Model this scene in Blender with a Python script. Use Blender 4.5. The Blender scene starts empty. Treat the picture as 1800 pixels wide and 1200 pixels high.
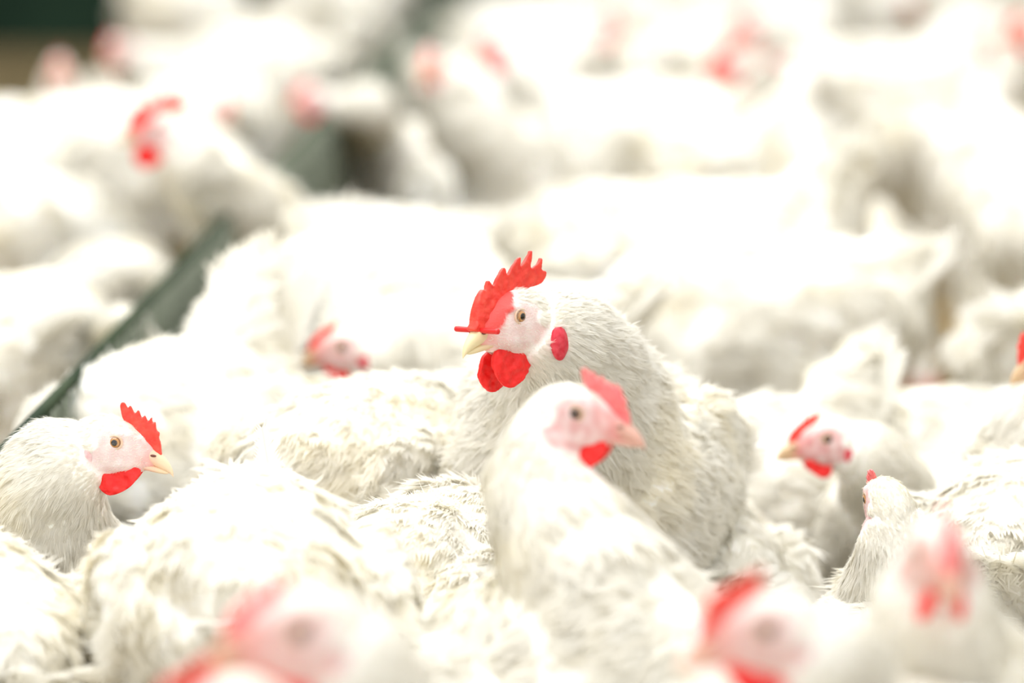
import bpy, bmesh, math, random
import numpy as np
from mathutils import Matrix, Vector, noise
from mathutils.geometry import tessellate_polygon

# ------------------------------------------------------------------ camera, world, light
S = bpy.context.scene
COL = S.collection
W, H, FPX = 1800, 1200, 6750.0
CAM_Z, PITCH, DF = 0.86, math.atan(977 / 6750.0), 2.70
cam_data = bpy.data.cameras.new('camera')
cam = bpy.data.objects.new('camera', cam_data)
COL.objects.link(cam)
cam.location = (0, 0, CAM_Z)
cam.rotation_euler = (math.pi / 2 - PITCH, 0, 0)
cam_data.sensor_width = 36
cam_data.lens = 36 * FPX / W
cam_data.clip_start = 0.05
cam_data.dof.use_dof = True
cam_data.dof.focus_distance = DF
cam_data.dof.aperture_fstop = 3.2
S.camera = cam

world = bpy.data.worlds.new('barn_daylight')
S.world = world
world.use_nodes = True
wn = world.node_tree.nodes
wn['Background'].inputs[0].default_value = (1.0, 1.0, 0.99, 1)
wn['Background'].inputs[1].default_value = 1.05

def area_light(name, loc, rot, size, size_y, power, col):
    l = bpy.data.lights.new(name, 'AREA')
    l.shape = 'RECTANGLE'; l.size = size; l.size_y = size_y; l.energy = power; l.color = col
    o = bpy.data.objects.new(name, l); COL.objects.link(o)
    o.location = loc; o.rotation_euler = rot
    return o
area_light('barn_ceiling_light', (-0.8, 4.2, 3.4), (0, 0, 0), 3.0, 7.0, 215, (1.0, 0.99, 0.97))

S.view_settings.view_transform = 'Standard'
S.view_settings.look = 'None'
S.view_settings.gamma = 1
S.view_settings.use_curve_mapping = False
S.view_settings.exposure = 0.21
S.cycles.use_denoising = True
S.cycles.max_bounces = 10
S.cycles.diffuse_bounces = 7
S.cycles.transmission_bounces = 6
S.cycles.caustics_reflective = False
S.cycles.caustics_refractive = False
S.cycles.sample_clamp_indirect = 10

RNG = np.random.default_rng(7)
random.seed(7)

def at(px, py, r):
    """point at pixel (px, py), at r times the focus distance along the view axis"""
    d = r * DF
    x = (px - W / 2) / FPX * d
    yc = -(py - H / 2) / FPX * d
    c, s = math.cos(PITCH), math.sin(PITCH)
    return Vector((x, d * c + yc * s, CAM_Z - d * s + yc * c))

def project(p):
    c, s = math.cos(PITCH), math.sin(PITCH)
    x, y, z = p[0], p[1], p[2] - CAM_Z
    d = y * c - z * s
    v = y * s + z * c
    return W / 2 + x / d * FPX, H / 2 - v / d * FPX, d

# ------------------------------------------------------------------ materials
def mat(name):
    m = bpy.data.materials.new(name); m.use_nodes = True
    nt = m.node_tree
    return m, nt, nt.nodes['Principled BSDF']

def feather_material(name, white, stain, trans=0.3):
    m, nt, b = mat(name)
    N, L = nt.nodes, nt.links
    tc = N.new('ShaderNodeTexCoord')
    n1 = N.new('ShaderNodeTexNoise'); n1.inputs['Scale'].default_value = 9; n1.inputs['Detail'].default_value = 4
    r1 = N.new('ShaderNodeValToRGB')
    r1.color_ramp.elements[0].position = 0.52; r1.color_ramp.elements[0].color = (*white, 1)
    r1.color_ramp.elements[1].position = 0.80; r1.color_ramp.elements[1].color = (*stain, 1)
    L.new(tc.outputs['Object'], n1.inputs['Vector']); L.new(n1.outputs['Fac'], r1.inputs['Fac'])
    at_ = N.new('ShaderNodeAttribute'); at_.attribute_name = 'tint'
    mix = N.new('ShaderNodeMix'); mix.data_type = 'RGBA'; mix.blend_type = 'MULTIPLY'
    mix.inputs[0].default_value = 1
    L.new(r1.outputs['Color'], mix.inputs[6]); L.new(at_.outputs['Color'], mix.inputs[7])
    L.new(mix.outputs[2], b.inputs['Base Color'])
    b.inputs['Roughness'].default_value = 0.75
    b.inputs['Specular IOR Level'].default_value = 0.15
    tr = N.new('ShaderNodeBsdfTranslucent'); L.new(mix.outputs[2], tr.inputs['Color'])
    ms = N.new('ShaderNodeMixShader'); ms.inputs[0].default_value = trans
    L.new(b.outputs[0], ms.inputs[1]); L.new(tr.outputs[0], ms.inputs[2])
    L.new(ms.outputs[0], N['Material Output'].inputs['Surface'])
    return m

def flesh_material(name, c1, c2, scale=180, rough=0.45, sss=0.25, bump=0.25, spec=0.4):
    m, nt, b = mat(name)
    N, L = nt.nodes, nt.links
    tc = N.new('ShaderNodeTexCoord')
    n1 = N.new('ShaderNodeTexNoise'); n1.inputs['Scale'].default_value = scale; n1.inputs['Detail'].default_value = 5
    r1 = N.new('ShaderNodeValToRGB')
    r1.color_ramp.elements[0].position = 0.35; r1.color_ramp.elements[0].color = (*c1, 1)
    r1.color_ramp.elements[1].position = 0.7; r1.color_ramp.elements[1].color = (*c2, 1)
    L.new(tc.outputs['Object'], n1.inputs['Vector']); L.new(n1.outputs['Fac'], r1.inputs['Fac'])
    L.new(r1.outputs['Color'], b.inputs['Base Color'])
    b.inputs['Roughness'].default_value = rough
    b.inputs['Specular IOR Level'].default_value = spec
    b.inputs['Subsurface Weight'].default_value = sss
    b.inputs['Subsurface Scale'].default_value = 0.004
    b.inputs['Subsurface Radius'].default_value = (1, 0.25, 0.15)
    v = N.new('ShaderNodeTexNoise'); v.inputs['Scale'].default_value = 900; v.inputs['Detail'].default_value = 2
    L.new(tc.outputs['Object'], v.inputs['Vector'])
    bp = N.new('ShaderNodeBump'); bp.inputs['Strength'].default_value = bump; bp.inputs['Distance'].default_value = 0.0008
    L.new(v.outputs['Fac'], bp.inputs['Height']); L.new(bp.outputs['Normal'], b.inputs['Normal'])
    return m

def attr_material(name, rough, spec, bump=0.0, sss=0.0, coat=0.0):
    m, nt, b = mat(name)
    N, L = nt.nodes, nt.links
    a = N.new('ShaderNodeAttribute'); a.attribute_name = 'tint'
    L.new(a.outputs['Color'], b.inputs['Base Color'])
    b.inputs['Roughness'].default_value = rough
    b.inputs['Specular IOR Level'].default_value = spec
    b.inputs['Coat Weight'].default_value = coat
    if sss:
        b.inputs['Subsurface Weight'].default_value = sss
        b.inputs['Subsurface Scale'].default_value = 0.003
    if bump:
        tc = N.new('ShaderNodeTexCoord')
        n = N.new('ShaderNodeTexNoise'); n.inputs['Scale'].default_value = 700; n.inputs['Detail'].default_value = 4
        L.new(tc.outputs['Object'], n.inputs['Vector'])
        bp = N.new('ShaderNodeBump'); bp.inputs['Strength'].default_value = bump; bp.inputs['Distance'].default_value = 0.001
        L.new(n.outputs['Fac'], bp.inputs['Height']); L.new(bp.outputs['Normal'], b.inputs['Normal'])
    return m

M_FEATHER = feather_material('white_feather', (0.96, 0.948, 0.90), (0.93, 0.885, 0.74), trans=.5)
M_COMB = flesh_material('red_comb', (0.78, 0.045, 0.032), (0.86, 0.085, 0.055))
M_WATTLE = flesh_material('red_wattle', (0.80, 0.010, 0.010), (0.92, 0.03, 0.025))
M_PINK = flesh_material('pink_comb', (0.90, 0.16, 0.17), (0.95, 0.26, 0.25))
M_LOBE = flesh_material('crimson_lobe', (0.62, 0.02, 0.045), (0.74, 0.07, 0.10), scale=260)
M_PALELOBE = flesh_material('pale_lobe', (0.72, 0.42, 0.44), (0.85, 0.62, 0.62), scale=260)
M_SKIN = attr_material('bird_skin', 0.65, 0.25, bump=0.5, sss=0.1)
M_BEAK = attr_material('horn_beak', 0.38, 0.4, sss=0.1)
M_EYE = attr_material('glossy_eye', 0.08, 0.6, coat=1.0)
M_LID = flesh_material('eyelid_skin', (0.72, 0.50, 0.36), (0.82, 0.60, 0.46), bump=0.1)
M_BAR, _, _b = mat('red_plastic'); _b.inputs['Base Color'].default_value = (0.72, 0.02, 0.02, 1); _b.inputs['Roughness'].default_value = 0.35

# ------------------------------------------------------------------ mesh helpers
def mesh_from(name, V, F, attr=None, smooth=True):
    me = bpy.data.meshes.new(name)
    V = np.asarray(V, dtype=np.float32)
    if isinstance(F, np.ndarray):
        n, k = F.shape
        me.vertices.add(len(V)); me.vertices.foreach_set('co', V.ravel())
        me.loops.add(n * k); me.loops.foreach_set('vertex_index', F.astype(np.int32).ravel())
        me.polygons.add(n); me.polygons.foreach_set('loop_start', np.arange(0, n * k, k, dtype=np.int32))
        me.update(calc_edges=True)
    else:
        me.from_pydata([tuple(v) for v in V], [], F)
        me.update()
    if attr is not None:
        paint(me, attr)
    if smooth:
        me.polygons.foreach_set('use_smooth', np.ones(len(me.polygons), dtype=bool))
    me.validate()
    return me

def paint(me, colours):
    a = me.color_attributes.new('tint', 'FLOAT_COLOR', 'POINT')
    c = np.ones((len(me.vertices), 4), dtype=np.float32); c[:, :3] = colours
    a.data.foreach_set('color', c.ravel())

def verts(me):
    v = np.empty(len(me.vertices) * 3, dtype=np.float32); me.vertices.foreach_get('co', v)
    return v.reshape(-1, 3).astype(np.float64)

def link(name, me, material, parent):
    o = bpy.data.objects.new(name, me); COL.objects.link(o)
    if material: 
        if not me.materials: me.materials.append(material)
    o.parent = parent
    return o

def loft_rings(V, F, rings):
    """append a capped loft; rings: list of (k,3) arrays with equal k"""
    k = len(rings[0]); b = len(V)
    for r in rings: V.extend([tuple(p) for p in r])
    for i in range(len(rings) - 1):
        for j in range(k):
            a, c = b + i * k + j, b + i * k + (j + 1) % k
            F.append((a, c, c + k, a + k))
    F.append(tuple(b + j for j in range(k))[::-1])
    F.append(tuple(b + (len(rings) - 1) * k + j for j in range(k)))

def ellipse_x(x, y, z, w, h, k=20, e=1.0):
    t = np.linspace(0, 2 * math.pi, k, endpoint=False)
    c, s = np.cos(t), np.sin(t)
    return np.stack([np.full(k, x), y + w * np.sign(c) * np.abs(c) ** e, z + h * np.sign(s) * np.abs(s) ** e], 1)

def tube(V, F, pts, rad, k=16, flat=1.0):
    pts = [np.array(p, float) for p in pts]
    rings = []
    up = np.array([0, 1.0, 0])
    for i, p in enumerate(pts):
        t = pts[min(i + 1, len(pts) - 1)] - pts[max(i - 1, 0)]
        t /= np.linalg.norm(t) + 1e-9
        a = up - t * np.dot(up, t); a /= np.linalg.norm(a) + 1e-9
        b = np.cross(t, a)
        th = np.linspace(0, 2 * math.pi, k, endpoint=False)
        rings.append(p + rad[i] * (np.outer(np.cos(th), a) * flat + np.outer(np.sin(th), b)))
    loft_rings(V, F, rings)

def ball(V, F, c, r, R=None, n=10, k=16):
    rings = []
    for i in range(n + 1):
        a = -math.pi / 2 + math.pi * (0.04 + 0.92 * i / n)
        th = np.linspace(0, 2 * math.pi, k, endpoint=False)
        p = np.stack([np.full(k, math.sin(a)) * r[0], math.cos(a) * np.cos(th) * r[1], math.cos(a) * np.sin(th) * r[2]], 1)
        if R is not None: p = p @ np.array(R).T
        rings.append(p + np.array(c))
    loft_rings(V, F, rings)

_cache = {}
def voxel(V, F, size, smooth=4):
    me = bpy.data.meshes.new('t'); me.from_pydata([tuple(map(float, v)) for v in V], [], F); me.update()
    bm = bmesh.new(); bm.from_mesh(me); bmesh.ops.recalc_face_normals(bm, faces=bm.faces); bm.to_mesh(me); bm.free()
    o = bpy.data.objects.new('t', me); COL.objects.link(o)
    r = o.modifiers.new('r', 'REMESH'); r.mode = 'VOXEL'; r.voxel_size = size; r.use_smooth_shade = True
    if smooth:
        s = o.modifiers.new('s', 'SMOOTH'); s.factor = 0.5; s.iterations = smooth
    dg = bpy.context.evaluated_depsgraph_get()
    out = bpy.data.meshes.new_from_object(o.evaluated_get(dg), depsgraph=dg)
    bpy.data.objects.remove(o); bpy.data.meshes.remove(me)
    out.polygons.foreach_set('use_smooth', np.ones(len(out.polygons), dtype=bool))
    return out

def laplace(me, weight, iters):
    v = verts(me)
    e = np.empty(len(me.edges) * 2, dtype=np.int32); me.edges.foreach_get('vertices', e); e = e.reshape(-1, 2)
    deg = np.bincount(e.ravel(), minlength=len(v)).astype(float)[:, None]; deg[deg == 0] = 1
    w = weight(v)[:, None]
    for _ in range(iters):
        s = np.zeros_like(v)
        for c in range(3):
            s[:, c] = np.bincount(e[:, 0], v[e[:, 1], c], len(v)) + np.bincount(e[:, 1], v[e[:, 0], c], len(v))
        v = v + (s / deg - v) * 0.55 * w
    me.vertices.foreach_set('co', v.astype(np.float32).ravel()); me.update()
    return v

# ------------------------------------------------------------------ flesh outlines (millimetres, origin at the eye, x to the beak, z up)
def zl(pts): return [((x / 3 - 201) * .4, (98 - y / 3) * .4) for x, y in pts]
def zr(pts, o=11.1): return [(((597 - x) / 3.75 * .4 - o) / .707 / 1.08, (505 - y) / 3.75 * .4 / 1.08) for x, y in pts]
HEN_COMB = zl([(850, 362), (842, 325), (836, 288), (824, 268), (829, 236), (808, 228), (800, 176), (783, 192), (780, 150), (760, 188), (742, 146),
               (726, 172), (705, 120), (688, 152), (660, 100), (648, 126), (630, 92), (612, 92), (605, 112), (612, 142), (628, 185), (660, 225),
               (690, 262), (712, 320), (740, 372), (800, 385)])
ROOSTER_COMB = zr([(252, 562), (262, 540), (275, 500), (283, 430), (298, 375), (318, 330), (342, 305), (357, 322), (366, 285), (378, 248), (402, 282), (416, 302), (440, 240),
                   (465, 205), (490, 182), (500, 205), (500, 250), (545, 180), (570, 150), (598, 128), (602, 148), (590, 205), (630, 160),
                   (655, 125), (670, 95), (680, 105), (672, 150), (655, 222), (700, 205), (722, 180), (734, 155), (744, 165), (736, 205), (732, 238),
                   (766, 252), (762, 290), (735, 325), (700, 338), (640, 345), (600, 375), (560, 420), (520, 470), (470, 520), (430, 570), (330, 590), (290, 590)])
SMALL_COMB = [(30, -9), (31, -3), (29, 2), (28, 5), (26, 4), (25.5, 9), (23, 7), (22, 12), (19.5, 10), (18, 16), (15, 14), (13, 18), (10, 17), (8, 20), (5, 20),
              (4, 17), (7, 12), (12, 5), (16, -4), (24, -11)]
HEN_WATTLE = zl([(520, 488), (524, 520), (538, 550), (562, 575), (600, 586), (650, 565), (700, 530), (733, 482), (750, 448), (735, 425), (700, 415), (650, 425), (580, 452)])
ROOSTER_WATTLE = zr([(480, 690), (440, 735), (420, 820), (436, 895), (470, 950), (515, 980), (560, 968), (620, 922), (668, 850), (684, 780), (672, 735), (640, 705), (560, 680)], 2.7)

def chaikin(p, n):
    for it in range(n):
        q = []
        c = .22 if n == 1 else .27
        for i in range(len(p)):
            a, b = p[i], p[(i + 1) % len(p)]
            q += [(a[0] * (1 - c) + b[0] * c, a[1] * (1 - c) + b[1] * c), (a[0] * c + b[0] * (1 - c), a[1] * c + b[1] * (1 - c))]
        p = q
    return p
HEN_WATTLE, ROOSTER_WATTLE = chaikin(HEN_WATTLE, 2), chaikin(ROOSTER_WATTLE, 2)
HEN_COMB, ROOSTER_COMB = chaikin(HEN_COMB, 1), chaikin(ROOSTER_COMB, 1)

def flesh(outline, thick, seed, vox=0.6, taper=None, bend=0.0, bulge=0.0):
    """solid from a side outline: thick at the root, thin at the rim; coordinates in mm (x, y, z)"""
    o3 = [Vector((x, 0, z)) for x, z in outline]
    n = len(outline)
    V = [(x, -1, z) for x, z in outline] + [(x, 1, z) for x, z in outline]
    tris = tessellate_polygon([[Vector((x, z, 0)) for x, z in outline]])
    F = [(a, b, c) for a, b, c in tris] + [(a + n, c + n, b + n) for a, b, c in tris]
    F += [(i, (i + 1) % n, (i + 1) % n + n, i + n) for i in range(n)]
    V = [(x, y * 1.6, z) for x, y, z in V]
    me = voxel(V, F, vox, 3)
    v = verts(me)
    xs, zs = np.array([p[0] for p in outline]), np.array([p[1] for p in outline])
    if taper:                                   # taper = (cx, cz, radius): thickness falls with distance from the root
        d = np.sqrt((v[:, 0] - taper[0]) ** 2 + (v[:, 2] - taper[1]) ** 2) / taper[2]
        k = np.clip(1.25 - d, 0.28, 1.0)
    else: k = 1.0
    v[:, 1] *= thick / 3.2 * k
    for i in range(len(v)):
        p = Vector(v[i])
        q = noise.noise(p * 0.22 + Vector((seed, 0, 0))); q2 = noise.noise(p * 0.75 + Vector((0, seed, 0)))
        v[i, 1] += bulge * q + 0.25 * q2 * (1 if v[i, 1] > 0 else -1)
    zc = zs.mean()
    v[:, 1] += bend * ((v[:, 2] - zc) / 20) ** 2 * np.sign(bend or 1)
    me.vertices.foreach_set('co', v.astype(np.float32).ravel())
    return me

FLESH = {}
def flesh_cached(key, *a, **k):
    if key not in FLESH: FLESH[key] = verts_faces(flesh(*a, **k))
    return FLESH[key]
def verts_faces(me):
    v = verts(me); f = [tuple(p.vertices) for p in me.polygons]
    bpy.data.meshes.remove(me)
    return v, np.array([q for q in f if len(q) == 4]) if all(len(q) == 4 for q in f) else f

def xf(v, M):
    R = np.array(M.to_3x3()); t = np.array(M.translation)
    return v @ R.T + t

# ------------------------------------------------------------------ feathers
FINGERS = {'hero': 7, 'mid': 4, 'far': 3}
def feather_mesh(P, N, T, L, Wd, lod, rng, lift=0.22, stiff=None):
    """one small vane per point: separate barbs fanning from the quill, tips uneven"""
    n, k = len(P), FINGERS[lod]
    T = T - N * np.sum(T * N, 1)[:, None]
    T /= np.linalg.norm(T, axis=1)[:, None] + 1e-9
    ang = rng.normal(0, 0.20, n)
    B = np.cross(N, T)
    T2 = T * np.cos(ang)[:, None] + B * np.sin(ang)[:, None]
    B = np.cross(N, T2)
    lf = lift * (0.5 + rng.random(n))
    V = np.zeros((n, k, 5, 3)); C = np.ones((n, k, 5, 3))
    for j in range(k):
        u = (j + 0.5) / k * 2 - 1
        tipl = (1 - 0.32 * u * u) * (1 + rng.normal(0, 0.10, n))
        for row, (vv, wf) in enumerate(((0.0, 0.25), (0.55, 1.0))):
            c = u * wf * 0.5 * Wd
            hw = (0.62 / k) * Wd * wf
            h = L * (lf * vv - 0.75 * lf * vv * vv) - 0.18 * Wd * abs(u) * wf * 0.6
            base = P + T2 * (L * vv * tipl)[:, None] + N * h[:, None]
            V[:, j, row * 2] = base + B * (c - hw)[:, None]
            V[:, j, row * 2 + 1] = base + B * (c + hw)[:, None]
        c = u * 0.5 * Wd * (0.95 + rng.normal(0, 0.22, n))
        h = L * lf * (0.25 + rng.normal(0, 0.25, n)) - 0.1 * Wd * abs(u)
        V[:, j, 4] = P + T2 * (L * tipl)[:, None] + B * c[:, None] + N * h[:, None]
    idx = (np.arange(n * k) * 5)[:, None]
    tri = np.concatenate([idx + np.array([[0, 1, 3]]), idx + np.array([[0, 3, 2]]), idx + np.array([[2, 3, 4]])])
    C = C * (1 - (0.09 * rng.random(n))[:, None, None, None] * np.array([.8, .95, 1.25]))
    return V.reshape(-1, 3), tri, C.reshape(-1, 3)

def pick(v, n, spacing, rng):
    """thin the vertices to about one per cell of their own spacing"""
    keep = np.zeros(len(v), bool)
    order = rng.permutation(len(v))
    lv = np.round(np.log2(spacing / 0.001) * 2).astype(int)
    for l in np.unique(lv):
        s = 0.001 * 2 ** (l / 2)
        ids = order[lv[order] == l]
        cell = np.floor(v[ids] / s).astype(np.int64)
        key = cell[:, 0] * 73856093 ^ cell[:, 1] * 19349663 ^ cell[:, 2] * 83492791
        _, first = np.unique(key, return_index=True)
        keep[ids[first]] = True
    return np.nonzero(keep)[0]

def big_feather(V, F, base, direc, normal, L, Wd, curl=0.15, nb=18, gap=0.0, rng=None):
    """a long vaned quill: shaft plus two rows of barbs"""
    base = np.array(base, float); d = np.array(direc, float); d /= np.linalg.norm(d)
    nrm = np.array(normal, float); nrm -= d * nrm.dot(d); nrm /= np.linalg.norm(nrm)
    s = np.cross(nrm, d)
    def spine(t): return base + d * L * t + nrm * (curl * L * t * t)
    pts = [spine(t) for t in np.linspace(0, 1, 9)]
    tube(V, F, pts, list(np.linspace(0.0011, 0.0003, 9) * max(1, L / .1)), k=6)
    for side in (-1, 1):
        for i in range(nb):
            t0 = 0.12 + 0.88 * i / nb; t1 = t0 + 0.88 / nb * (1 - gap)
            wl = Wd * .5 * math.sin(math.pi * min(1, (t0 * .86 + .12))) ** .55 * (1 if rng is None else 1 + rng.normal(0, .06))
            fw = 0.55 * Wd
            j = 0 if rng is None or not gap else rng.normal(0, .004)
            a, b = spine(t0), spine(min(t1, 1))
            m1 = a + s * side * wl * .6 + d * fw * .30 - nrm * .002; m2 = b + s * side * wl * .6 + d * fw * .30 - nrm * .002
            e = (a + b) / 2 + s * side * wl + d * (fw * .62 + j) - nrm * (.003 + j)
            q = len(V); V.extend([tuple(a), tuple(b), tuple(m2), tuple(m1), tuple(e)])
            F.append((q, q + 1, q + 2, q + 3)); F.append((q + 3, q + 2, q + 4))

# ------------------------------------------------------------------ the barn
def box(V, F, a, b):
    (x0, y0, z0), (x1, y1, z1) = a, b
    q = len(V)
    V.extend([(x0, y0, z0), (x1, y0, z0), (x1, y1, z0), (x0, y1, z0), (x0, y0, z1), (x1, y0, z1), (x1, y1, z1), (x0, y1, z1)])
    F.extend([(q, q + 3, q + 2, q + 1), (q + 4, q + 5, q + 6, q + 7), (q, q + 1, q + 5, q + 4), (q + 1, q + 2, q + 6, q + 5), (q + 2, q + 3, q + 7, q + 6), (q + 3, q, q + 4, q + 7)])
def noise_mat(name, c1, c2, scale, rough=.9, bump=0.0, stretch=(1, 1, 1)):
    m, nt, b = mat(name); N, L = nt.nodes, nt.links
    tc = N.new('ShaderNodeTexCoord'); mp = N.new('ShaderNodeMapping'); mp.inputs['Scale'].default_value = stretch
    n = N.new('ShaderNodeTexNoise'); n.inputs['Scale'].default_value = scale; n.inputs['Detail'].default_value = 7
    r = N.new('ShaderNodeValToRGB'); r.color_ramp.elements[0].position = .38; r.color_ramp.elements[1].position = .66
    r.color_ramp.elements[0].color = (*c1, 1); r.color_ramp.elements[1].color = (*c2, 1)
    L.new(tc.outputs['Object'], mp.inputs[0]); L.new(mp.outputs[0], n.inputs['Vector']); L.new(n.outputs['Fac'], r.inputs['Fac']); L.new(r.outputs[0], b.inputs['Base Color'])
    b.inputs['Roughness'].default_value = rough; b.inputs['Specular IOR Level'].default_value = .2
    if bump:
        bp = N.new('ShaderNodeBump'); bp.inputs['Strength'].default_value = bump; bp.inputs['Distance'].default_value = .02
        L.new(n.outputs['Fac'], bp.inputs['Height']); L.new(bp.outputs[0], b.inputs['Normal'])
    return m
M_LITTER = noise_mat('straw_litter', (.10, .075, .035), (.34, .26, .13), 30, bump=.8)
M_WALL = noise_mat('dark_green_wall', (.010, .030, .017), (.018, .045, .026), 3, rough=.8)
M_SIDE = noise_mat('pale_wall', (.62, .60, .54), (.72, .70, .64), 2)
M_GREEN = noise_mat('green_board', (.012, .028, .012), (.06, .085, .045), 14, rough=.6, stretch=(1, .35, 1))
M_WIRE, _, _b = mat('galvanised_wire'); _b.inputs['Base Color'].default_value = (.24, .27, .20, 1); _b.inputs['Metallic'].default_value = .2; _b.inputs['Roughness'].default_value = .55
def structure(name, V, F, m):
    o = link(name, mesh_from(name, V, F, smooth=False), m, None); o['kind'] = 'structure'; return o
V, F = [], []
nx, ny = 60, 90
for j in range(ny + 1):
    for i in range(nx + 1):
        x, y = -5 + 10 * i / nx, -1 + 14 * j / ny
        V.append((x, y, .012 * noise.noise(Vector((x * 6, y * 6, 0))) - .012))
for j in range(ny):
    for i in range(nx):
        a = j * (nx + 1) + i; F.append((a, a + 1, a + nx + 2, a + nx + 1))
structure('floor', V, F, M_LITTER)
V, F = [], []; box(V, F, (-5, 13.0, -.1), (5, 13.1, 2.6)); structure('wall_back', V, F, M_WALL)
V, F = [], []; box(V, F, (-5.1, -1, -.1), (-5, 13.1, 2.6)); structure('wall_left', V, F, M_SIDE)
V, F = [], []; box(V, F, (5, -1, -.1), (5.1, 13.1, 2.6)); structure('wall_right', V, F, M_SIDE)

# low mesh fence running into the depth on the left: (x, y) of one point and dx/dy
FTOP = .37
f0 = at(0, 775, (CAM_Z - FTOP) / ((777 + 375) / FPX) / DF)
_t = at(0, 775, 1.0)
def on_height(px, py, z):
    a = at(px, py, 1.0); b = at(px, py, 2.0); t = (z - a.z) / (b.z - a.z); return a + (b - a) * t
A, Bp = on_height(0, 790, FTOP), on_height(505, 265, FTOP)
FENCE = (A.x, A.y, (Bp.x - A.x) / (Bp.y - A.y))
fdir = Vector((Bp.x - A.x, Bp.y - A.y, 0)).normalized()
fn = Vector((fdir.y, -fdir.x, 0))                     # toward the right-hand flock
Y0, Y1 = A.y - .04, 12.5
fence = bpy.data.objects.new('mesh_fence', None); COL.objects.link(fence)
fence.location = (FENCE[0] + (Y0 - FENCE[1]) * FENCE[2], Y0, 0)
fence['label'] = 'low dark green fence with pale wire mesh running away from the left edge'; fence['category'] = 'fence'
LEN = (Y1 - Y0) / fdir.y
def fpt(s, z, o=0.0): return np.array(fdir * s + fn * o) + np.array([0, 0, z])
def strip(V, F, p, q, w):
    tube(V, F, [p, q], [w, w], k=5)
V, F = [], []
for s0, s1, z0, z1, o in ((0, LEN, .0, FTOP - .012, 0),):
    q = len(V)
    for o_ in (-.004, .004):
        for s_, z_ in ((s0, z0), (s1, z0), (s1, z1), (s0, z1)): V.append(tuple(fpt(s_, z_, o_)))
    F.extend([(q, q + 1, q + 2, q + 3), (q + 7, q + 6, q + 5, q + 4), (q, q + 4, q + 5, q + 1), (q + 1, q + 5, q + 6, q + 2), (q + 2, q + 6, q + 7, q + 3), (q + 3, q + 7, q + 4, q)])
link('board', mesh_from('board', V, F, smooth=False), M_GREEN, fence)
V, F = [], []
n = int(LEN / .030)
for i in range(n):
    s_ = i * .030
    j = random.uniform(-.006, .006)
    strip(V, F, fpt(s_, 0.01, .010), fpt(s_ + .012 + j, FTOP, .012), .0011)
for z_ in np.arange(.03, FTOP, .035):
    strip(V, F, fpt(0, z_, .0125), fpt(LEN, z_, .0125), .0011)
link('wire_mesh', mesh_from('wire_mesh', V, F), M_WIRE, fence)
V, F = [], []; strip(V, F, fpt(0, FTOP, .004), fpt(LEN, FTOP, .004), .006)
link('top_rail', mesh_from('top_rail', V, F), M_GREEN, fence)
for i in range(int(LEN / 1.5) + 1):
    V, F = [], []; strip(V, F, fpt(i * 1.5, -.02, -.012), fpt(i * 1.5, FTOP - .01, -.012), .007)
    link('post', mesh_from('post', V, F), M_GREEN, fence)

# ------------------------------------------------------------------ the bird
TORSO = [(-.190, .318, .020, .022), (-.170, .308, .046, .046), (-.135, .292, .074, .074), (-.09, .276, .094, .098), (-.04, .263, .106, .116), (.01, .256, .112, .124),
         (.06, .256, .110, .123), (.105, .264, .098, .110), (.145, .276, .074, .086), (.172, .288, .044, .052), (.184, .294, .014, .016)]
HEAD = [(30, -6.5, -16, 4), (25, -2, -19, 6.5), (18, 5.5, -22, 9.5), (9, 12, -24.5, 12.5), (0, 15.5, -26.5, 14.6), (-8, 17, -28, 16), (-16, 16, -30, 17),
        (-24, 13, -31, 16.5), (-32, 7, -30, 14.5), (-38, 0, -22, 9)]

def bez(P, t):
    t = np.atleast_1d(t)[:, None]
    return (1 - t) ** 3 * P[0] + 3 * (1 - t) ** 2 * t * P[1] + 3 * (1 - t) * t * t * P[2] + t ** 3 * P[3]
def dbez(P, t):
    t = np.atleast_1d(t)[:, None]
    return 3 * (1 - t) ** 2 * (P[1] - P[0]) + 6 * (1 - t) * t * (P[2] - P[1]) + 3 * t * t * (P[3] - P[2])
def sstep(a, b, x):
    t = np.clip((x - a) / (b - a), 0, 1); return t * t * (3 - 2 * t)

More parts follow.
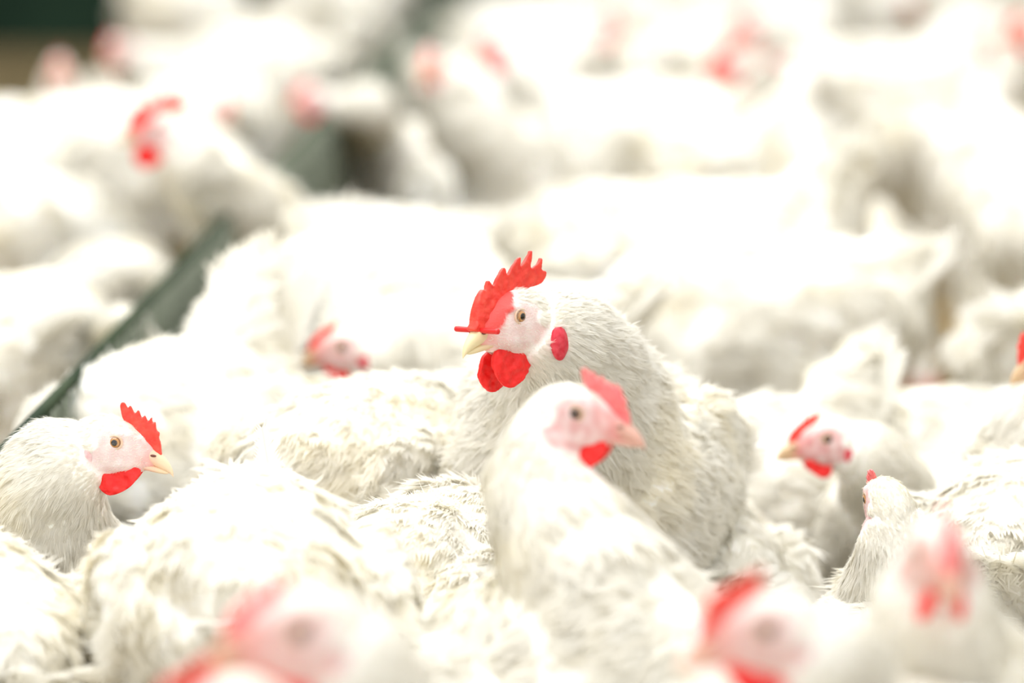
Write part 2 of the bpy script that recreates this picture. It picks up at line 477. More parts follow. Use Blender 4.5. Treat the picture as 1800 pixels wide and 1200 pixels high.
def build_bird(name, loc, yaw, lod='mid', tz=0.0, sc=1.0, bpitch=0.0, tail=0.35,
               head=(.20, 0, .45), hyaw=0.0, hpitch=0.0, hroll=0.0, hs=1.0, nd=(-.6, 0, -.8), neck=1.0, nbase=(.085, 0, .285), ndir=(.55, 0, .8),
               comb='hen', lobe='pale', lean=0.0, skin=(.74, .42, .41), seed=1, beak=((.76, .44, .30), (.68, .48, .29)), quills=(), comb_mat=None, fluff=1.0, bar=False, stainc=1.0):
    """loc: root on the floor; yaw: heading of the body; head is the point between the eyes in the bird's own frame"""
    rng = np.random.default_rng(seed)
    root = bpy.data.objects.new(name, None); COL.objects.link(root)
    root.empty_display_size = 0.05
    root.location = (loc[0], loc[1], 0); root.rotation_euler = (0, 0, yaw)
    vox = {'hero': .0021, 'mid': .0030, 'far': .0050}[lod]
    cy, sy = math.cos(bpitch), math.sin(bpitch)
    def TB(p):                                       # torso frame -> bird frame (pitch about the hips, lift)
        p = np.atleast_2d(np.array(p, float)) * sc * np.array([.82, .85, 1])
        c = np.array([0, 0, .25 * sc]); q = p - c
        return np.stack([q[:, 0] * cy - q[:, 2] * sy, q[:, 1], q[:, 0] * sy + q[:, 2] * cy], 1) + c + np.array([0, 0, tz])
    Hm = Matrix.Translation(head) @ Matrix.Rotation(hyaw, 4, 'Z') @ Matrix.Rotation(-hpitch, 4, 'Y') @ Matrix.Rotation(hroll, 4, 'X') @ Matrix.Scale(hs * .001, 4)
    Hr = np.array(Hm.to_3x3()) / (hs * .001); Ht = np.array(head, float)
    V, F = [], []
    loft_rings(V, F, [TB(ellipse_x(x, 0, z, w, h, 28, .94)) for x, z, w, h in TORSO])
    # neck
    P0 = TB([nbase])[0]
    P3 = Ht + Hr @ (np.array([-19, 0, -9]) * hs * .001)
    ln = np.linalg.norm(P3 - P0)
    ndr = Hr @ np.array(nd, float); ndr /= np.linalg.norm(ndr)
    nb_ = np.array(ndir, float); nb_ /= np.linalg.norm(nb_)
    PB = [P0, P0 + nb_ * ln * .42, P3 + ndr * ln * .38, P3]
    ts = np.linspace(0, 1, 15)
    cur = bez(PB, ts)
    nr = np.interp(ts, [0, .25, .5, .72, .88, 1], [.080, .062, .046, .037, .030, .023]) * neck * (.5 + .5 * sc)
    nr[-1] = .0215 * hs * max(1, neck ** .5); nr[-2] = max(nr[-2], .024 * hs)
    tube(V, F, list(cur), list(nr), k=22)
    # head
    hv, hf = [], []
    loft_rings(hv, hf, [ellipse_x(x, 0, (a + b) / 2, w, (a - b) / 2, 24, .9) for x, a, b, w in HEAD])
    for s in (-1, 1):
        ball(hv, hf, (2, 11 * s, 5.5), (9, 3.6, 2.4))                                  # brow
        ball(hv, hf, (-17, 14.5 * s, -3.5), (5.5, 4.5, 4.5))                            # ear tuft
        ball(hv, hf, (3, 9 * s, -15), (10, 4.5, 6))                                     # cheek
    b = len(V); V.extend([tuple(p) for p in xf(np.array(hv), Hm)]); F.extend([tuple(i + b for i in f) for f in hf])
    # wings, thighs, legs, tail stump
    for s in (-1, 1):
        R = np.array(Matrix.Rotation(math.radians(14 if s else 0), 3, 'Y'))
        wv, wf = [], []
        ball(wv, wf, (-.015, .088 * s, .285), (.135, .030, .066), R)
        b = len(V); V.extend([tuple(p) for p in TB(wv)]); F.extend([tuple(i + b for i in f) for f in wf])
        hip = TB([(0.0, .055 * s, .20)])[0]
        hock = np.array([-.035 * sc, .058 * s * sc, (.095 * sc + .35 * tz)])
        foot = np.array([.0, .06 * s * sc, .012])
        tube(V, F, [hip, (hip + hock) / 2 + np.array([.015, 0, 0]), hock], [.060 * sc, .042 * sc, .014 * sc])
        tube(V, F, [hock, (hock + foot) / 2, foot], [.011 * sc, .0085 * sc, .010 * sc], k=10)
        for a in (-.5, 0, .5, math.pi):
            l = .06 if a != math.pi else .03
            tube(V, F, [foot, foot + np.array([math.cos(a) * l * .6, math.sin(a) * l * .6, .002]), foot + np.array([math.cos(a) * l, math.sin(a) * l, -.006])], [.009, .007, .003], k=8)
    tl, tw = (1 + .9 * max(0, tail - .5), 1 + .35 * max(0, tail - .5))
    tv, tf = [], []
    ta = math.radians(20) + tail
    R = np.array(Matrix.Rotation(ta, 3, 'Y'))
    tube(tv, tf, [(-.12, 0, .30), (-.12 - .06 * tl * math.cos(ta), 0, .30 + .06 * tl * math.sin(ta)), (-.12 - .10 * tl * math.cos(ta), 0, .30 + .10 * tl * math.sin(ta))], [.064 * tw, .046 * tw, .010], k=18, flat=.75)
    b = len(V); V.extend([tuple(p) for p in TB(tv)]); F.extend([tuple(i + b for i in f) for f in tf])
    body = voxel(V, F, vox, 3)

    def headframe(v): return ((v - Ht) @ Hr) / (hs * .001)
    def hd(v): q = headframe(v) - np.array([-6, 0, -6]); return np.sqrt((q * q).sum(1))
    ws = lambda v: sstep(30, 62, hd(v)) * sstep(.06, .14, v[:, 2])
    v = laplace(body, ws, int(20 * (.003 / vox) ** 1.3))
    # broad clumps in the plumage
    nn = np.empty(len(v) * 3, dtype=np.float32); body.vertices.foreach_get('normal', nn); nn = nn.reshape(-1, 3).astype(float)
    wgt = ws(v)
    offs = Vector((seed * 3.7, 0, 0))
    sub = np.array([noise.noise(Vector(p) * 14 + offs) + .5 * noise.noise(Vector(p) * 34 + offs) if w > .05 else 0 for p, w in zip(v, wgt)])
    v = v + nn * (sub * wgt * .0075)[:, None]
    body.vertices.foreach_set('co', v.astype(np.float32).ravel()); body.update()
    body.vertices.foreach_get('normal', nnf := np.empty(len(v) * 3, dtype=np.float32)); nn = nnf.reshape(-1, 3).astype(float)
    # colours of the skin itself
    q = headframe(v)
    ay = np.abs(q[:, 1])
    cx_ = (q[:, 0] - 4) / 25.0; cz_ = (q[:, 2] + 7) / 18.5
    top = 11 + 0.0 * q[:, 0] - .35 * np.clip(q[:, 0], 0, 30)
    face = (1 - sstep(.82, 1.08, np.sqrt(cx_ ** 2 + cz_ ** 2))) * sstep(3, 7, ay)
    face = np.maximum(face, sstep(16, 22, q[:, 0]) * (hd(v) < 60) * (q[:, 2] > -23))
    face *= sstep(4.5, 6.5, np.sqrt((q[:, 0] + 17) ** 2 + (q[:, 2] + 2.5) ** 2))
    face *= (q[:, 0] > -30) & (q[:, 0] < 45) & (hd(v) < 60)
    shank = 1 - sstep(.075, .10, v[:, 2])
    fcol = np.array([.95, .94, .90])
    s1 = np.array(skin); s2 = s1 * np.array([1.03, .66, .62]); s3 = np.array([.90, .80, .78])
    if lod == 'far': nz = np.zeros(len(v))
    else: nz = np.array([noise.noise(Vector(p) * .16) if f > 0.01 else 0 for p, f in zip(q, face)])
    nearbeak = sstep(8, 27, q[:, 0])[:, None]
    sk = s1 + (s2 - s1) * nearbeak
    sk = sk + (s3 - sk) * np.clip(nz * .9 + .25, 0, .7)[:, None] * (1 - nearbeak * .7)
    redf = np.zeros(len(v))
    if comb == 'rooster':
        redf = sstep(-1, 1.5, q[:, 0] - (16.5 - (q[:, 2] + 6) * .92 + 2.5 * nz)) * (hd(v) < 50) * (q[:, 2] > -9) * (q[:, 0] < 40)
        face = np.maximum(face, redf)
        sk = sk * (1 - redf[:, None]) + np.array([.80, .10, .09]) * redf[:, None]
    colr = fcol * (1 - face[:, None]) + sk * face[:, None]
    colr = colr * (1 - shank[:, None]) + np.array([.80, .58, .25]) * shank[:, None]
    paint(body, colr.astype(np.float32))
    link('body', body, M_SKIN, root)

    # plumage
    cs = bez(PB, np.linspace(0, 1, 40)); ds = dbez(PB, np.linspace(0, 1, 40)); ds /= np.linalg.norm(ds, axis=1)[:, None]
    ids = np.arange(len(v))
    ids = ids[(v[:, 2] > .10 * sc) & (shank < .02)]
    vv = v[ids]
    near = np.zeros(len(vv), int); nd2 = np.full(len(vv), 9.0)
    for i in range(40):
        d2 = ((vv - cs[i]) ** 2).sum(1); m = d2 < nd2; nd2[m] = d2[m]; near[m] = i
    tpar = near / 39.0
    inneck = sstep(.22, .50, tpar) * (1 - sstep(.07, .11, np.sqrt(nd2)))
    hdd = hd(vv)
    onhead = 1 - sstep(28, 44, hdd)
    inneck = np.maximum(inneck, onhead)
    bdir = np.array([-cy, 0, -sy]) + np.array([0, 0, -.42])
    flow = np.tile(bdir, (len(vv), 1))
    rear = sstep(.08, .16, -vv[:, 0] / sc)[:, None]
    flow = flow * (1 - rear) + rear * np.array([-math.cos(ta), 0, math.sin(ta) * .8])
    flow[:, 1] += np.sign(vv[:, 1]) * .25 * (1 - inneck) * (vv[:, 2] > .2)
    flow = flow * (1 - inneck)[:, None] - ds[near] * inneck[:, None]
    hflow = Hr @ np.array([-1, 0, -.35])
    flow = flow * (1 - onhead)[:, None] + hflow * onhead[:, None]
    nh = 1 - sstep(.82, 1.0, tpar)
    Lb = .030 * sc
    Ln = np.interp(tpar, [.3, .6, .85, 1], [.030, .024, .016, .010])
    L = Lb * (1 - inneck) + Ln * inneck
    L = L * (1 - onhead) + (.0065 * hs) * onhead
    Wd = L * (.62 * (1 - inneck) + .27 * inneck)
    sp = np.maximum(L * (.30 * (1 - inneck) + .20 * inneck), .0016)
    sp *= {'hero': .82, 'mid': 1.05, 'far': 1.75}[lod]
    grow = {'hero': 1, 'mid': 1.0, 'far': 1.3}[lod]
    ok = face[ids] < .30
    if lobe == 'red': ok &= ((q[ids][:, 0] + 22) / 6) ** 2 + ((q[ids][:, 2] + 19) / 9) ** 2 > 1
    if comb: ok &= ~((hdd < 50) & (q[ids][:, 0] > 20))
    ii = np.nonzero(ok)[0]
    sel = ii[pick(vv[ii], len(ii), sp[ii], rng)]
    FV, FT, FC = feather_mesh(vv[sel] - nn[ids][sel] * (.001 * (1 - .8 * inneck[sel]))[:, None], nn[ids][sel], flow[sel], L[sel] * grow * (1 + .2 * rng.standard_normal(len(sel))).clip(.5, 1.6),
                              Wd[sel] * grow, lod, rng, lift=(.13 + (.10 if lod == 'hero' else .05) * inneck[sel]) * fluff)
    lists = [(FV, FT, FC)]
    # loose down standing off the body, and hair-fine bristle on the face
    if lod != 'far':
        m = ii[(inneck[ii] < .5)]
        m = m[rng.random(len(m)) < (.045 if lod == 'hero' else .03)]
        if len(m):
            a, b_, c_ = feather_mesh(vv[m], nn[ids][m], flow[m], np.full(len(m), .016), np.full(len(m), .006), lod, rng, lift=.7)
            lists.append((a, b_, c_))
        fi = np.nonzero((face > .3) & (q[:, 0] < 24))[0]
        if lod == 'hero' and len(fi):
            fi = fi[(rng.random(len(fi)) < .35) & (redf[fi] < .3)]
            fl = np.tile(hflow, (len(fi), 1)) + rng.normal(0, .4, (len(fi), 3))
            a, b_, c_ = feather_mesh(v[fi], nn[fi], fl, np.full(len(fi), .0028), np.full(len(fi), .00045), 'far', rng, lift=.5)
            lists.append((a, b_, c_))
    off = 0; VV, TT, CC = [], [], []
    for a, b_, c_ in lists:
        VV.append(a); TT.append(b_ + off); CC.append(c_); off += len(a)
    link('plumage', mesh_from('plumage', np.concatenate(VV), np.concatenate(TT), np.concatenate(CC)), M_FEATHER, root)

    # wings: folded, three overlapping rows of coverts and the long flight feathers
    for s in (-1, 1):
        WV, WF = [], []
        nb = {'hero': 16, 'mid': 9, 'far': 5}[lod]
        rows = [(.075, .075, .335, .34, 7), (.035, .080, .325, .30, 8), (-.01, .085, .300, .24, 8)]
        for ri, (x0, Lf, z0, dz, cnt) in enumerate(rows):
            for i in range(cnt):
                f = i / (cnt - 1)
                bp = (x0 - .02 * math.sin(f * 3) + rng.normal(0, .004), (.108 + .013 * math.sin(f * math.pi)) * s, z0 - f * .105 + rng.normal(0, .003))
                dr = (-1, -.10 * s, -.10 - .22 * f + rng.normal(0, .05))
                big_feather(WV, WF, bp, dr, (0, s, .25), Lf + rng.normal(0, .004), .030, curl=-.03, nb=nb, rng=rng)
        for i in range(8):
            f = i / 7
            big_feather(WV, WF, (-.035 - .01 * f, .104 * s, .318 - f * .055), (-1, -.34 * s, -.02 - .14 * f + rng.normal(0, .03)), (0, s, .3), .100 - .015 * f, .026, curl=-.05, nb=nb + 3, rng=rng)
        me = mesh_from('wing', TB(WV), WF, np.full((len(WV), 3), .985), smooth=False)
        link('wing', me, M_FEATHER, root)
    # tail fan
    WV, WF = [], []
    for i in range(9):
        f = i / 8 * 2 - 1
        big_feather(WV, WF, (-.15, .018 * f, .315), (-math.cos(ta), .42 * f, math.sin(ta) + rng.normal(0, .04)), (math.sin(ta) * .8, 0, .6), (.092 - .015 * abs(f)) * (tl + .1), .034, curl=.04,
                    nb={'hero': 16, 'mid': 10, 'far': 6}[lod], rng=rng)
    link('tail', mesh_from('tail', TB(WV), WF, np.full((len(WV), 3), .985), smooth=False), M_FEATHER, root)
    for (bp, dr, nr_, L_, W_, cu, g) in quills:
        QV, QF = [], []
        big_feather(QV, QF, bp, dr, nr_, L_, W_, curl=cu, nb=30, gap=g, rng=rng)
        qo = link('loose_feather', mesh_from('loose_feather', np.array(QV), QF, np.full((len(QV), 3), .985), smooth=False), M_FEATHER, root)
        qo['label'] = 'long white quill feather standing out of the tail with parted barbs'

    # face: beak, comb, wattles, lobes, eyes
    BV, BF = [], []
    up = [(21, -8.5, 7.6, 6.2), (26, -9.5, 6.5, 6.4), (31, -12, 5.2, 5.6), (35.5, -14.8, 3.7, 4.4), (39, -17.8, 2.3, 3.2), (41, -20.6, 1.2, 2.0), (41.4, -23, .4, .7)]
    loft_rings(BV, BF, [ellipse_x(x, 0, z, w, h, 18, .9) for x, z, w, h in up])
    nu = len(BV)
    lo = [(10, -16, 8.2, 2.6), (18, -16.6, 7.2, 2.8), (26, -17.8, 5.3, 2.9), (32, -19.0, 3.6, 2.5), (36.5, -20.0, 1.8, 1.6), (38.2, -20.4, .5, .4)]
    loft_rings(BV, BF, [ellipse_x(x, 0, z, w, h, 18, .9) for x, z, w, h in lo])
    BVa = np.array(BV)
    BVa = np.concatenate([BVa])
    kx = sstep(20, 33, BVa[:, 0])[:, None]
    bc = np.array(beak[0]) * (1 - kx) + np.array(beak[1]) * kx
    bme = mesh_from('beak', xf(BVa, Hm), BF, bc)
    bk = link('beak', bme, M_BEAK, root)
    if lod != 'far':
        sm = bk.modifiers.new('subdivision', 'SUBSURF'); sm.levels = sm.render_levels = 2
        NV, NF = [], []
        for s in (-1, 1): ball(NV, NF, (26.5, 5.9 * s, -8.2), (2.6, .8, 1.0))
        no = link('nostril', mesh_from('nostril', xf(np.array(NV), Hm), NF, np.full((len(NV), 3), (.16, .05, .035))), M_BEAK, bk)
        no['label'] = 'dark nostril slits'
    if comb:
        tri = {'hen': (HEN_COMB, 6.0, (22, 0, 30)), 'rooster': (ROOSTER_COMB, 9.5, (22, -6, 30)), 'small': (SMALL_COMB, 5.5, (22, -2, 22))}[comb]
        cv, cf = flesh_cached(('c', comb, lod != 'hero'), tri[0], tri[1], 3.1, vox=.55 if lod == 'hero' else 1.0, taper=tri[2], bulge=.9)
        cv = cv.copy()
        if comb == 'hen': cv[:, 0] -= .5
        lift_ = np.clip(cv[:, 2] - 4, 0, None)
        cv[:, 1] += lean * lift_
        cmesh = mesh_from('comb', xf(cv, Hm), cf)
        cmesh.materials.append(comb_mat or M_COMB)
        link('comb', cmesh, None, root)
        wk = 'rooster' if comb == 'rooster' else 'hen'
        wv0, wf0 = flesh_cached(('w', wk, lod != 'hero'), ROOSTER_WATTLE if wk == 'rooster' else HEN_WATTLE, 4.2, 5.3, vox=.6 if lod == 'hero' else 1.0,
                                taper=(2, -22, 34), bulge=1.6)
        for s in (-1, 1):
            w_ = wv0.copy()
            if comb == 'small': w_ = (w_ - np.array([6, 0, -18])) * .8 + np.array([6, 0, -18])
            zt = -18 - w_[:, 2]
            w_[:, 1] = w_[:, 1] * s + s * ((4.5 + .12 * zt) if wk == 'rooster' else (6.5 + .22 * zt))
            if s == -1 and comb == 'rooster': w_ += np.array([1.5, 0, -3.5])
            link('wattle', mesh_from('wattle', xf(w_, Hm), wf0), M_WATTLE, root)
    for s in (-1, 1):
        EV, EF = [], []
        big = lobe == 'red'
        ball(EV, EF, (-20 if not big else -24, (17.0 if not big else 23.5) * s, -13 if not big else -20), (5.5 if not big else 7.2, 2.4 if not big else 4.5, 7.5 if not big else 11.5), n=14, k=24)
        ev = np.array(EV)
        for i in range(len(ev)): ev[i, 1] += s * .9 * noise.noise(Vector((ev[i, 0] * .35, seed + 2, ev[i, 2] * .12)))
        link('ear_lobe', mesh_from('ear_lobe', xf(ev, Hm), EF), M_LOBE if big else (M_LOBE if lobe == 'dark' else M_PALELOBE), root)
        # eye
        ey = 11.6
        EV, EF = [], []
        rings = []
        nr2, kk = 16, 28
        for i in range(nr2 + 1):
            a = (i / nr2) * math.pi * .55 + .001
            th = np.linspace(0, 2 * math.pi, kk, endpoint=False)
            rings.append(np.stack([4.3 * math.sin(a) * np.cos(th), np.full(kk, s * 4.0 * math.cos(a)), 4.3 * math.sin(a) * np.sin(th)], 1))
        loft_rings(EV, EF, rings)
        ev = np.array(EV); rr = np.sqrt(ev[:, 0] ** 2 + ev[:, 2] ** 2)
        ec = np.zeros((len(ev), 3))
        ec[:] = (.50, .24, .07) if lod == 'hero' else (.16, .07, .03)
        ec[rr > 3.0] = (.30, .14, .05)
        ec[rr < 1.95] = (.004, .003, .003)
        ev = ev * np.array([1.12, 1, 1.12]) + np.array([0, ey * s, 0])
        eye = link('eye', mesh_from('eye', xf(ev, Hm), EF, ec), M_EYE, root)
        LV, LF = [], []
        R0, n0, k0 = 4.75, 32, 10
        for i in range(n0):
            a = 2 * math.pi * i / n0
            for j in range(k0):
                b_ = 2 * math.pi * j / k0
                r_ = R0 + .85 * math.cos(b_)
                LV.append((r_ * math.cos(a) * 1.08, s * (ey + 1.9 + .75 * math.sin(b_)), r_ * math.sin(a)))
        for i in range(n0):
            for j in range(k0):
                LF.append((i * k0 + j, i * k0 + (j + 1) % k0, ((i + 1) % n0) * k0 + (j + 1) % k0, ((i + 1) % n0) * k0 + j))
        link('eyelid', mesh_from('eyelid', xf(np.array(LV), Hm), LF), M_LID, eye)
    if bar:
        rings = []
        for y, r_ in ((-20, 1.1), (-19.6, 1.8), (-18, 1.95), (0, 1.8), (18, 1.95), (19.6, 1.8), (20, 1.1)):
            th = np.linspace(0, 2 * math.pi, 14, endpoint=False)
            rings.append(np.stack([27.5 + r_ * np.cos(th), np.full(14, y), -6.5 + r_ * np.sin(th)], 1))
        TV, TF = [], []
        loft_rings(TV, TF, rings)
        nb_o = link('nose_bar', mesh_from('nose_bar', xf(np.array(TV), Hm), TF), M_BAR, root)
        nb_o['label'] = 'small red plastic rod through the nostrils'
    return root

def tag(o, label, cat='hen', group=None):
    o['label'] = label; o['category'] = cat
    if group: o['group'] = group

BACKS = []
PLACED = []          # (x, y, yaw) of each bird
HEADS = []           # pixels of heads that must stay in view (px, py, depth)
def bird(label, back, byaw, eye=None, hyaw=None, face_side=True, name='hen', group=None, mode=None, sc=1.0, **k):
    """back: (px, py, r) of the highest point of the back; eye: (px, py, r) of the eye that faces us"""
    B = at(*back)
    yaw = math.radians(byaw)
    tz = B.z - .385 * sc
    args = dict(sc=sc, tz=max(-.10, min(.12, tz)))
    hs = k.get('hs', 1.0)
    if eye is not None:
        E = at(*eye)
        hy = math.radians(hyaw)
        hp = k.get('hpitch', 0.0)
        Rm = Matrix.Rotation(hy, 3, 'Z') @ Matrix.Rotation(-hp, 3, 'Y') @ Matrix.Rotation(k.get('hroll', 0.0), 3, 'X')
        side = 0
        if face_side:
            side = 1 if (Rm @ Vector((0, 1, 0))).y < 0 else -1
        C = E - Rm @ Vector((0, side * .0145 * hs, 0))
        l = Matrix.Rotation(-yaw, 3, 'Z') @ (C - Vector((B.x, B.y, 0)))
        args.update(head=tuple(l), hyaw=hy - yaw)
        HEADS.append((eye[0], eye[1], eye[2] * DF))
    else:
        z0 = tz
        if mode == 'peck': args.update(head=(.30, .03, .10), hyaw=0.1, hpitch=-1.0, nd=(-.95, 0, .3), ndir=(1, 0, -.1))
        elif mode == 'low': args.update(head=(.27, .04, .23 + z0), hyaw=.2, hpitch=-.3, nd=(-1, 0, .0), ndir=(1, 0, .1))
        elif mode == 'side': args.update(head=(.20, -.12, .26 + z0), hyaw=-1.3, hpitch=-.2, nd=(-1, 0, -.1), ndir=(1, 0, .1))
        else: args.update(head=(.26, .0, .33 + z0), hyaw=.1, nd=(-.9, 0, -.4), ndir=(.9, 0, .4))
    args.update(k)
    PLACED.append((B.x, B.y, yaw)); BACKS.append(back)
    o = build_bird(name, (B.x, B.y), yaw, **args)
    tag(o, label, 'rooster' if name == 'rooster' else 'hen', group)
    return o

R_ = math.radians
#--HEROES--
bird('large alert rooster in sharp focus with tall spiked red comb and a red nose bar', (1040, 605, 1.09), 252, (918, 556, 1.0), 225, name='rooster', lod='hero', sc=1.02,
     hs=1.08, hpitch=R_(-1), hroll=R_(3), nd=(-.87, 0, -.48), ndir=(.4, 0, .9), neck=1.18, comb='rooster', lobe='red', bpitch=R_(14), skin=(.80, .60, .57), seed=11, bar=True, fluff=1.7,
     beak=((.78, .55, .36), (.78, .66, .40)))
bird('sharply focused hen at the left edge facing right, bright red comb, green mesh behind', (-185, 935, 1.03), 5, (201, 778, 1.0), -4, lod='hero', hs=1.0, hpitch=R_(-5),
     nd=(-.90, 0, -.50), ndir=(.8, 0, .45), neck=1.25, comb='hen', skin=(.78, .61, .60), seed=12, beak=((.82, .48, .38), (.85, .64, .44)))
bird('white hen in front of the rooster with its blurred head turned right', (985, 990, .885), -48, (1010, 727, .88), -18, lod='mid', hs=1.0, nd=(-.5, 0, -.87), ndir=(.25, 0, .97),
     neck=1.0, comb='hen', comb_mat=M_PINK, lobe='dark', bpitch=R_(18), seed=13, beak=((.72, .36, .31), (.72, .42, .34)))
bird('hen seen from behind with pale red comb tipped left, neck feathers sharp', (1590, 1030, 1.0), 84, (1552, 872, 1.0), 105, lod='hero', face_side=False, hs=.95, hroll=R_(-8), lean=.3,
     hpitch=R_(8), nd=(-.35, 0, -.94), ndir=(.3, 0, .95), neck=1.0, comb='small', comb_mat=M_PINK, seed=14)

# other birds with their own poses
bird('white back of a hen in the bottom left corner, head out of the photo', (-70, 935, .93), 112, lod='mid', mode='peck', seed=21, tail=-.2)
bird('large white hen below the left hen\'s beak, rounded back, head hidden', (432, 836, .92), 98, lod='mid', mode='peck', bpitch=R_(-4), seed=22, sc=1.08, tail=-.3)
bird('fluffy white hen left of the front hen\'s neck, a long feather standing from its tail', (740, 862, 1.0), 62, lod='hero', mode='peck', seed=23, tail=.15,
     quills=[((-.075, .068, .335), (-.10, .14, 1), (-.88, -.47, 0), .085, .022, -.08, .0),
             ((-.085, .040, .362), (-.38, .74, .50), (-.6, -.35, .6), .062, .026, .06, .45),
             ((-.095, .030, .362), (-.42, .55, .62), (-.6, -.35, .6), .050, .022, -.10, .5)])
bird('strongly blurred hen at the bottom left of centre, head turned left, pink comb', (800, 1230, .68), 172, (530, 1112, .66), 192, lod='mid', hpitch=R_(3), nd=(-.85, 0, -.5),
     ndir=(.8, 0, .5), comb='small', hs=1.12, comb_mat=M_PINK, lobe='pale', skin=(.72, .43, .39), beak=((.70, .42, .30), (.70, .46, .32)), seed=24)
bird('hen at the bottom edge with only its red comb showing', (120, 1330, .68), 10, (395, 1262, .64), 200, lod='mid', seed=25, hpitch=0)
bird('strongly blurred bottom right hen with orange-red comb, head facing left', (1590, 1180, .72), 176, (1350, 1108, .68), 186, lod='mid', nd=(-.85, 0, -.5), ndir=(.8, 0, .5),
     lobe='pale', skin=(.72, .43, .39), beak=((.74, .40, .32), (.76, .46, .35)), seed=26)
bird('blurred hen facing the camera at the lower right with two hanging wattles', (1690, 1130, .80), -82, (1608, 968, .72), -86, lod='mid', nd=(-.4, 0, -.92), ndir=(.3, 0, .95),
     comb_mat=M_PINK, lobe='pale', skin=(.66, .38, .33), beak=((.62, .34, .26), (.62, .38, .28)), hs=.95, seed=27, bpitch=R_(10))
bird('hen right of centre with small red comb and black eye, head facing left', (1760, 800, 1.22), 184, (1456, 772, 1.17), 192, lod='mid', nd=(-.97, 0, -.22), ndir=(.9, 0, .4),
     hs=.98, comb='small', lobe='dark', skin=(.70, .34, .34), seed=28, hpitch=R_(3))
bird('white hen behind the pale red comb of the hen seen from behind', (1800, 802, 1.08), 74, lod='hero', mode='low', seed=29, tail=0)
bird('hen cut by the right edge, only its beak and cheek inside the photo', (2010, 690, 1.15), 178, (1862, 612, 1.12), 188, lod='mid', nd=(-.9, 0, -.4), seed=30, hpitch=R_(-14))
bird('white hen behind the right hen\'s head, back bare of any comb in view', (1730, 672, 1.30), 168, lod='mid', mode='peck', seed=31)
bird('white hen right of the rooster with its raised tail toward the right', (1300, 695, 1.25), 212, lod='mid', mode='side', seed=32, tail=.75, bpitch=R_(-4))
bird('low white hen lying right of the rooster, between it and the right hen', (1215, 856, 1.14), 100, lod='mid', mode='low', seed=33, sc=.92, tail=0)
bird('big white blurred hen behind the rooster on the right, long flat back', (1330, 405, 1.50), 186, lod='mid', mode='low', seed=34, sc=1.15)
bird('white blurred hen with its raised tail forming a peak at the upper right', (1455, 335, 1.92), -75, lod='mid', mode='peck', seed=35, tail=1.15, sc=1.1, bpitch=R_(-5))
bird('white blurred hen whose broad back lies above the rooster\'s comb to the right', (1130, 312, 1.75), 176, lod='mid', mode='peck', seed=36, sc=1.1)
bird('blurred upright hen at top centre with a cream neck, facing the camera', (880, 235, 2.0), -70, (775, 110, 1.92), -105, lod='mid', nd=(-.4, 0, -.92), ndir=(.4, 0, .9), neck=1.25,
     seed=37, sc=1.08, comb_mat=M_PINK, skin=(.82, .50, .40))
bird('blurred hen at upper left with raised head, vivid red comb and wattle', (625, 350, 1.72), 176, (274, 222, 1.60), 192, lod='mid', nd=(-.55, 0, -.84), ndir=(.55, 0, .83), neck=1.1,
     seed=38, hs=1.0, comb='rooster', sc=1.1, hpitch=R_(2))
bird('small blurred hen head left of the rooster, red comb, facing left', (840, 500, 1.36), 172, (603, 610, 1.28), 188, lod='mid', nd=(-.98, 0, -.1), ndir=(1, 0, .15), comb='small',
     lobe='dark', seed=39, hpitch=R_(2), tz=.02)
bird('white hen above the left hen\'s comb with its tail raised at the back', (290, 600, 1.22), 238, lod='mid', mode='side', seed=40, tail=.95, bpitch=R_(-3), sc=1.08)
bird('white hen below the small blurred head, folded wing showing', (640, 664, 1.10), 62, lod='hero', mode='low', seed=41, tail=-.1, sc=.93)
bird('white hen directly behind the rooster\'s breast', (850, 640, 1.22), 40, lod='mid', mode='low', seed=42)
bird('white hen pressed against the mesh fence above the left edge', (60, 480, 1.38), 110, lod='mid', mode='low', seed=43, sc=1.05)
bird('white hen beyond the mesh fence left of the raised tail', (205, 425, 1.62), 100, lod='mid', mode='low', seed=44)
bird('blurred red-combed hen at the upper right, head facing left', (1500, 215, 2.35), 180, (1285, 120, 2.25), 195, lod='mid', nd=(-.6, 0, -.8), seed=45, hpitch=R_(-25), hs=1.15, comb='rooster', skin=(.80, .22, .20))
bird('blurred red-combed hen at the top edge right of centre, behind another red head', (1480, 110, 2.8), 180, (1325, 40, 2.65), 200, lod='mid', nd=(-.6, 0, -.8), seed=46)
bird('blurred hen near the top right corner with a dark red face', (1640, 170, 2.3), 30, (1712, 108, 2.2), -70, lod='mid', nd=(-.5, 0, -.8), seed=47, skin=(.60, .18, .14))
bird('blurred hen cut by the top right corner, face orange red', (1920, 120, 2.25), 176, (1806, 50, 2.2), 190, lod='mid', nd=(-.6, 0, -.8), seed=48, skin=(.75, .25, .15))
bird('blurred hen with a pale red head low in a dark gap at upper left', (735, 205, 2.3), 150, (552, 172, 2.15), 200, lod='mid', nd=(-.9, 0, -.3), seed=49, comb_mat=M_PINK)
bird('very blurred hen near the top left with a small brownish face, facing the camera', (110, 170, 2.35), -80, (88, 118, 2.3), -85, lod='mid', nd=(-.5, 0, -.85), seed=50, comb_mat=M_PINK, skin=(.72, .45, .36))
bird('very blurred hen beside the dark top left corner with a rosy face', (260, 130, 2.6), -60, (212, 84, 2.5), -110, lod='mid', nd=(-.5, 0, -.85), seed=51, comb_mat=M_PINK, skin=(.75, .42, .38))

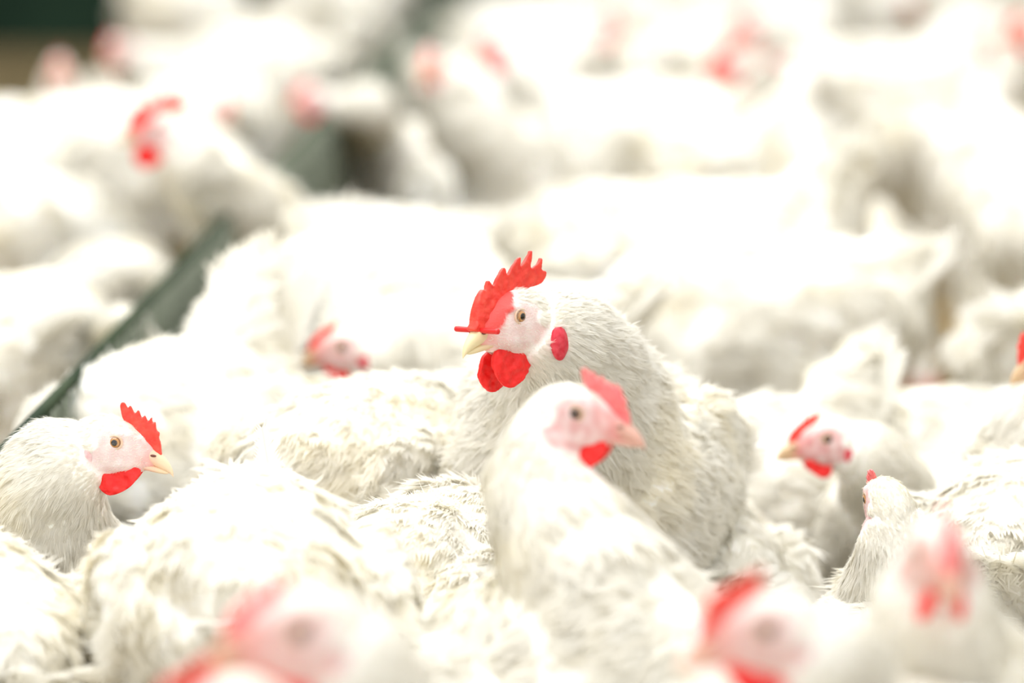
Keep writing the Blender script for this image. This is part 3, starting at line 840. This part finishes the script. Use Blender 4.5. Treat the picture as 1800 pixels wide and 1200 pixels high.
#--FILL--
protos = []
for i, (md, bp, tl) in enumerate([('peck', 0, .3), ('low', 0, .5), ('side', 2, .2), ('rest', 5, .4), ('peck', -4, .8)]):
    kw = {'peck': dict(head=(.30, .03, .10), hpitch=-1.0, nd=(-.95, 0, .3), ndir=(1, 0, -.1)),
          'low': dict(head=(.27, .04, .23), hpitch=-.3, nd=(-1, 0, 0), ndir=(1, 0, .1)),
          'side': dict(head=(.20, -.12, .26), hyaw=-1.3, hpitch=-.2, nd=(-1, 0, -.1), ndir=(1, 0, .1)),
          'rest': dict(head=(.25, 0, .34), hyaw=.2, nd=(-.9, 0, -.4), ndir=(.9, 0, .4))}[md]
    protos.append((build_bird('hen', (0, 0), 0, lod='far', bpitch=R_(bp), tail=tl, seed=90 + i, comb='small', **kw), md))
for i in range(2):
    protos.append((build_bird('hen', (0, 0), 0, lod='far', seed=97 + i, comb='hen', comb_mat=M_PINK, head=(.20, .02, .43), hyaw=.5 - i, nd=(-.5, 0, -.85), ndir=(.5, 0, .85)), 'up'))
used = set()
def copy_bird(root):
    c = root.copy(); COL.objects.link(c)
    for ch in list(root.children):
        d = ch.copy(); COL.objects.link(d); d.parent = c
        for g in list(ch.children):
            e = g.copy(); COL.objects.link(e); e.parent = d
    return c
def fence_x(y): return FENCE[0] + (y - FENCE[1]) * FENCE[2]
cands = []
frng = random.Random(5)
for n in range(9000):
    d = frng.uniform(1.30, 4.3) * DF
    u = frng.uniform(-120, W + 120)
    x = (u - W / 2) / FPX * d
    cands.append((d, x, frng.uniform(0, 2 * math.pi)))
def axis_pts(x, y, a): return [(x + math.cos(a) * t, y + math.sin(a) * t) for t in (-.12, 0, .12)]
taken = [axis_pts(*p) for p in PLACED]
nfill = 0
for d, x, a in cands:
    y = d * math.cos(PITCH) + .02
    if abs(x - fence_x(y)) < .135 + abs(math.cos(a)) * .09: continue
    if y > 6.2 and x < -.086 * y: continue
    me_ = axis_pts(x, y, a)
    if any((p[0] - q[0]) ** 2 + (p[1] - q[1]) ** 2 < .225 ** 2 for t_ in taken for p in t_ for q in me_): continue
    px, py, dd = project((x, y, .39))
    if py < -60: continue
    bad = False
    for hx, hy_, hd_ in HEADS:
        if hd_ > dd and abs(hx - px) < .24 / dd * FPX + 20 and hy_ > py - 30: bad = True
    if bad: continue
    for bx, by, br in BACKS:
        if br * DF > dd and br < 2.1 and abs(bx - px) < 330 / br and py < by + 45: bad = True
    if bad: continue
    up = frng.random() < .16 and dd > 5.5
    pool = [p for p in protos if (p[1] == 'up') == up]
    if dd < 5.5: pool = [p for p in pool if p[1] == 'peck']
    root, md = frng.choice(pool)
    if id(root) in used: root = copy_bird(root)
    else: used.add(id(root))
    root.location = (x, y, 0); root.rotation_euler = (0, 0, a)
    s_ = frng.uniform(.95, 1.1); root.scale = (s_, s_, s_)
    taken.append(me_); nfill += 1
    far = dd > 5.6
    left = x < fence_x(y)
    if up: lab, grp = 'far blurred white hen holding its small pink head up', 'far hens with raised heads'
    elif left: lab, grp = 'blurred white hen beyond the green mesh fence on the left', 'hens beyond the fence'
    elif far: lab, grp = 'far blurred white hen of the back rows, right of the fence', 'far hens in the back rows'
    else: lab, grp = 'blurred white hen in the middle rows behind the rooster, head down', 'hens in the middle rows'
    tag(root, lab, 'hen', grp)
for r, md in protos:
    if id(r) not in used:
        for ch in list(r.children):
            for g in list(ch.children): bpy.data.objects.remove(g)
            bpy.data.objects.remove(ch)
        bpy.data.objects.remove(r)
print('fill', nfill)
